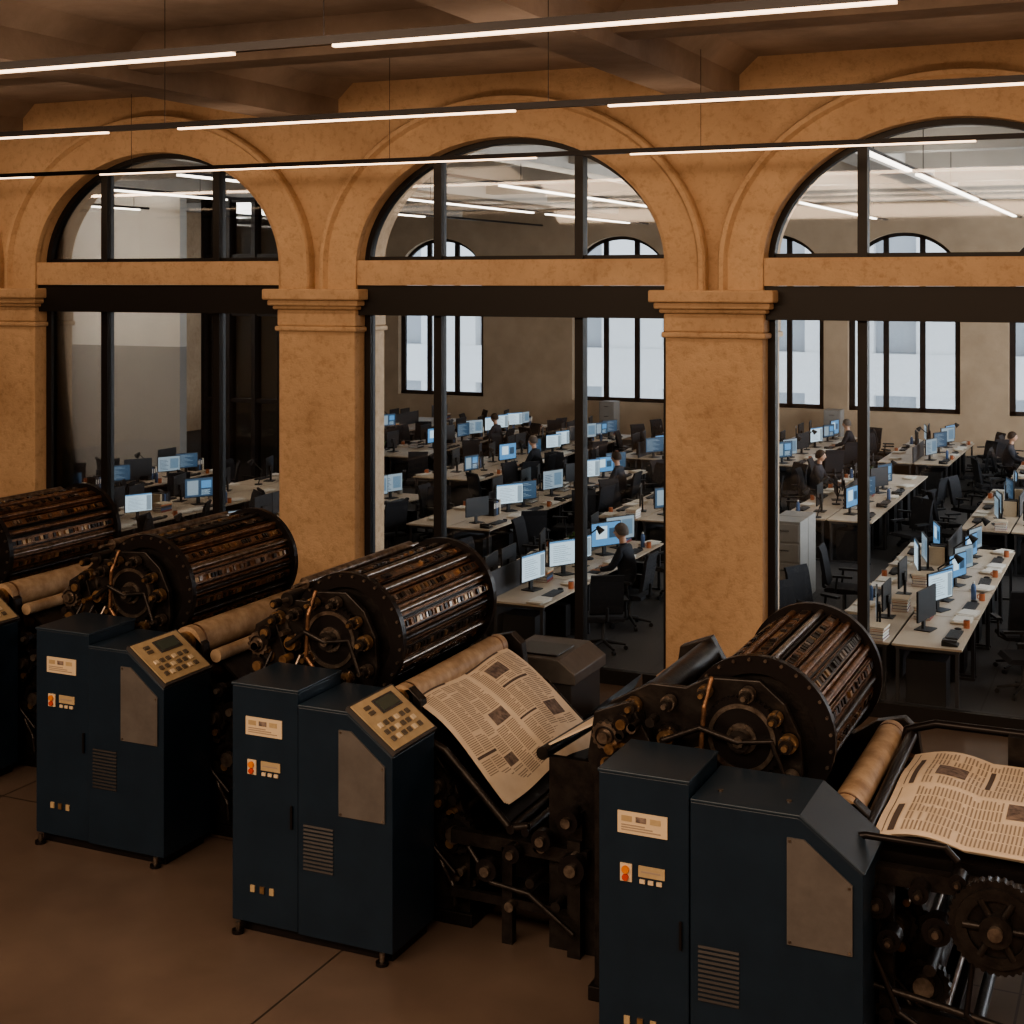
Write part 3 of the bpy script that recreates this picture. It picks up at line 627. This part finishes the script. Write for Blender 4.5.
def workstation(x,y,side,occupied=False,near=False):
    rz=0 if side>0 else math.pi
    T=lambda a,c:(x+side*a,y+side*c)
    p=T(0,0); inst('office_desk',DM,(p[0],p[1],0),rz)
    if not near and not occupied and rnd.random()<.08:
        p=T(.1,.2); inst('paper_stack',PM,(p[0],p[1],.741),rz); return
    two=rnd.random()<.5; base=(-.35 if side>0 else .15)
    for c in ((-.49,.12) if two else (rnd.uniform(-.3,.05),)):
        p=T(-.12+rnd.uniform(-.02,.02),c); v=rnd.choice((0,1,1,3,2,3,4,4,5,5,0))
        if near: v=1
        inst('computer_monitor',MM[v],(p[0],p[1],.741),rz+base+rnd.uniform(-.2,.2),None,rnd.choice((.88,1,1,.94)))
    p=T(.22,-.14); inst('computer_keyboard',KM,(p[0],p[1],.741),rz+rnd.uniform(-.05,.05))
    if rnd.random()<.8: p=T(.22,.60); inst('paper_stack',PM,(p[0],p[1],.741),rz+rnd.uniform(-.3,.3))
    if rnd.random()<.6: p=T(.24,-.62); inst('paper_stack',PM,(p[0],p[1],.741),rz+rnd.uniform(-.2,.2))
    else: p=T(.24,-.62); inst('desk_phone',PH,(p[0],p[1],.741),rz)
    q=rnd.random()
    if q<.2: p=T(-.24,.64); inst('book_stack',BM,(p[0],p[1],.741),rz+rnd.uniform(-.1,.1))
    elif q<.38: p=T(-.24,.635); inst('document_rack',TM,(p[0],p[1],.741),rz)
    elif q<.56: p=T(-.25,.635); inst('ring_binder_row',RM,(p[0],p[1],.741),rz,None,1)
    elif q<.78: p=T(-.22,.68); inst('desk_lamp',LM,(p[0],p[1],.741),rz)
    elif q<.88: p=T(-.22,.66); inst('potted_plant',PL,(p[0],p[1],.741),rz)
    if rnd.random()<.6: p=T(.31,.30); inst('coffee_mug',GM,(p[0],p[1],.741),rnd.uniform(0,6))
    if rnd.random()<.3: p=T(.20,.33); inst('water_bottle',WB,(p[0],p[1],.741),rz)
    if not occupied:
        if rnd.random()<.93: p=T(.74+rnd.uniform(0,.22),rnd.uniform(-.4,.35)); inst('office_chair',CM,(p[0],p[1],.001),rz+rnd.uniform(-1.2,1.2))
    else:
        p=T(.72,-.1); inst('office_chair',CM,(p[0],p[1],.001),rz+.0)
PEOPLE=[]
def row(xu,y0u,n,sides=(1,-1),occl=(),near=()):
    for i in range(n):
        for sd in sides:
            x=xu*S+sd*.405; y=y0u*S+.82+i*1.62
            workstation(x,y,sd,(i,sd) in occl,(i,sd) in near)
            if (i,sd) in occl: PEOPLE.append((x,y,sd))
        if rnd.random()<.35: inst('desk_divider',DV,(xu*S,y0u*S+.82+i*1.62,0))
row(-1.68,.35,4)
row(.15,.7,4)
row(-4.72,.40,3,occl=((1,1),),near=((0,1),(1,1)))
row(-3.15,5.2,4,occl=((2,-1),))
row(-3.05,10.2,3)
row(-1.35,5.2,3,occl=((0,1),))
row(-1.25,9.3,4,occl=((1,-1),))
row(-4.9,4.4,4); row(-4.8,9.3,4,occl=((2,1),))
row(-6.5,3.2,5,occl=((3,1),)); row(-6.6,9.2,4)
row(-8.1,1.2,4); row(-8.1,6.3,6,occl=((1,1),))
row(-9.8,1.0,5,near=((1,1),)); row(-9.9,8.0,5,occl=((2,1),))
row(-11.5,1.0,5); row(-13.4,1.0,4); row(.4,5,6)
row(-11.7,8.5,5)
for (x,y) in ((-3.08,3.3),(-3.08,3.62),(-9.0,14.5),(-5.0,14.5),(-7.4,14.5)):
    b=MB('filing_cabinet',1,.006); b.box(-.24,.24,-.26,.26,.0,1.25,cabm)
    for i in range(4): b.box(-.22,.22,-.275,-.26,.04+i*.3,.31+i*.3,cabm); b.box(-.07,.07,-.29,-.275,.2+i*.3,.22+i*.3,chrome)
    b.obj(None,(x*S,y*S,.001),0)
# ------------------------------------------------------------------ people
def skinobj(name,verts,edges,rad,m,parent,root=0,sub=2):
    me=bpy.data.meshes.new(name); me.from_pydata(verts,edges,[]); me.materials.append(m)
    o=bpy.data.objects.new(name,me); scn.collection.objects.link(o); o.parent=parent
    sk=o.modifiers.new('Skin','SKIN'); sk.use_smooth_shade=True
    if not me.skin_vertices:
        bm=bmesh.new(); bm.from_mesh(me); bm.verts.layers.skin.verify(); bm.to_mesh(me); bm.free()
    for i,r in enumerate(rad):
        sv=me.skin_vertices[0].data[i]; sv.radius=(r if isinstance(r,tuple) else (r,r)); sv.use_root=(i==root)
    ss=o.modifiers.new('Sub','SUBSURF'); ss.levels=sub; ss.render_levels=sub
    return o
def person(x,y,face,cl,hair):
    E=empty('seated_person',(x,y,0),0 if face>0 else math.pi)
    V=[(0,0,.58),(.0,0,.72),(.03,0,.90),(.06,0,1.06),(.075,0,1.15),(.085,0,1.21),
       (.05,.18,1.09),(.17,.235,.86),(.37,.16,.80),(.05,-.18,1.09),(.17,-.235,.86),(.37,-.16,.80),
       (.05,.10,.58),(.42,.13,.57),(.44,.13,.14),(.50,.13,.06),(.60,.14,.04),
       (.05,-.10,.58),(.42,-.13,.57),(.44,-.13,.14),(.50,-.13,.06),(.60,-.14,.04)]
    Eg=[(0,1),(1,2),(2,3),(3,4),(4,5),(3,6),(6,7),(7,8),(3,9),(9,10),(10,11),(0,12),(12,13),(13,14),(14,15),(15,16),(0,17),(17,18),(18,19),(19,20),(20,21)]
    R=[(.14,.12),(.14,.115),(.165,.12),(.16,.11),(.06,.06),(.05,.05),.07,.052,.034,.07,.052,.034,.09,.062,.045,.045,.035,.09,.062,.045,.045,.035]
    skinobj('body',V,Eg,R,cl,E)
    for sd in (1,-1):
        w=Vector((.36,sd*.16,.80))
        hv=[w,w+Vector((.05,-sd*.005,-.002)),w+Vector((.09,-sd*.008,-.006))]; he=[(0,1),(1,2)]; hr=[(.022,.022),(.034,.018),(.034,.016)]
        for k,(oy,l) in enumerate(((.03,.065),(.011,.078),(-.009,.073),(-.028,.055))):
            b0=len(hv); base=w+Vector((.085,-sd*.008+sd*oy,-.006)); hv+=[base,base+Vector((l*.5,sd*oy*.1,.004)),base+Vector((l*.95,sd*oy*.1,-.016))]; he+=[(2,b0),(b0,b0+1),(b0+1,b0+2)]; hr+=[.009,.0085,.0075]
        b0=len(hv); hv+=[w+Vector((.045,-sd*.04,-.008)),w+Vector((.075,-sd*.058,-.015))]; he+=[(1,b0),(b0,b0+1)]; hr+=[.012,.009]
        skinobj('hand_%s'%('left' if sd>0 else 'right'),[tuple(v) for v in hv],he,hr,skin,E,0,1)
    h=MB('head',1); c=(.115,0,1.335)
    vs=[];fs=[];n=24;k=18
    for j in range(k+1):
        t=math.pi*j/k
        for i in range(n):
            a=2*math.pi*i/n; X=.098*math.sin(t)*math.cos(a); Y=.076*math.sin(t)*math.sin(a); Z=.118*math.cos(t)
            if Z<0: Y*=1-.28*(-Z/.118); X*= (1-.12*(-Z/.118)) if X>0 else (1-.35*(-Z/.118))
            if X>0 and abs(Y)<.014 and -.035<Z<.02: X+=.020*(1-abs(Y)/.014)*(1 if Z<0 else .5)
            if X>.04 and .0<Z<.03 and .015<abs(Y)<.05: X-=.006
            vs.append((c[0]+X,c[1]+Y,c[2]+Z))
    for j in range(k):
        for i in range(n): fs.append((j*n+i,(j+1)*n+i,(j+1)*n+(i+1)%n,j*n+(i+1)%n))
    h.add(vs,fs,skin,True)
    h.cyl((.085,0,1.18),(.10,0,1.28),.052,skin,16,.048)
    for sd in(1,-1):
        h.sph((c[0]+.083,sd*.032,c[2]+.012),.011,eyem,10,6); h.sph((c[0]-.005,sd*.077,c[2]-.005),.026,skin,10,8,(.7,.35,1.1))
    h.sph((c[0]+.086,0,c[2]-.058),.02,lipm,10,6,(.4,1,.28)); h.sph((c[0]+.103,0,c[2]-.02),.013,skin,10,6,(1,.9,1))
    hv=[];hf=[]
    for j in range(10):
        t=math.pi*.60*j/9
        for i in range(n):
            a=2*math.pi*i/n; tt=t
            if math.cos(a)>0.1: tt=t*(1-.42*math.cos(a))
            hv.append((c[0]-.006+.112*math.sin(tt)*math.cos(a),c[1]+.088*math.sin(tt)*math.sin(a),c[2]+.004+.13*math.cos(tt)))
    for j in range(9):
        for i in range(n): hf.append((j*n+i,(j+1)*n+i,(j+1)*n+(i+1)%n,j*n+(i+1)%n))
    h.add(hv,hf,hair,True)
    h.obj(E)
for i,(x,y,sd) in enumerate(PEOPLE):
    person(x+sd*.70,y-sd*.1,-sd,cloth if i%2==0 else cloth2,hairg if i%2==0 else hairb)
# ------------------------------------------------------------------ lights
area('added_hall_fill',(2.2,-6.0,4.1),(0,math.radians(20),0),2.5,5,420,warm)  # this and the next two: added unseen fill lights, no fixtures there
area('added_hall_fill',(-3.5,-9.0,4.1),(math.radians(38),0,0),9,1.2,1200,(1,.72,.49))
area('added_hall_fill',(-9.0,-7.5,4.1),(math.radians(15),0,0),3,2,200,warm)
area('added_side_fill',(XR+.3,7.5,2.4),(0,math.radians(90),0),3,14,3300,(.90,.95,1))  # added unseen area light outside the side openings, fills the office
w=bpy.data.worlds.new('World'); scn.world=w; w.use_nodes=True; w.node_tree.nodes['Background'].inputs[0].default_value=(.78,.88,1,1); w.node_tree.nodes['Background'].inputs[1].default_value=2.3
scn.view_settings.view_transform='AgX'
try: scn.view_settings.look='AgX - Medium High Contrast'
except Exception: pass
# ------------------------------------------------------------------ camera
cam=bpy.data.cameras.new('camera'); co=bpy.data.objects.new('camera',cam); scn.collection.objects.link(co)
co.location=(0,-9.56*S,2.9*S); co.rotation_euler=(math.radians(90),0,math.radians(24.4)); cam.lens=36*1433/1024; cam.sensor_width=36; cam.shift_y=-(512-280)/1024; cam.clip_end=300
scn.camera=co
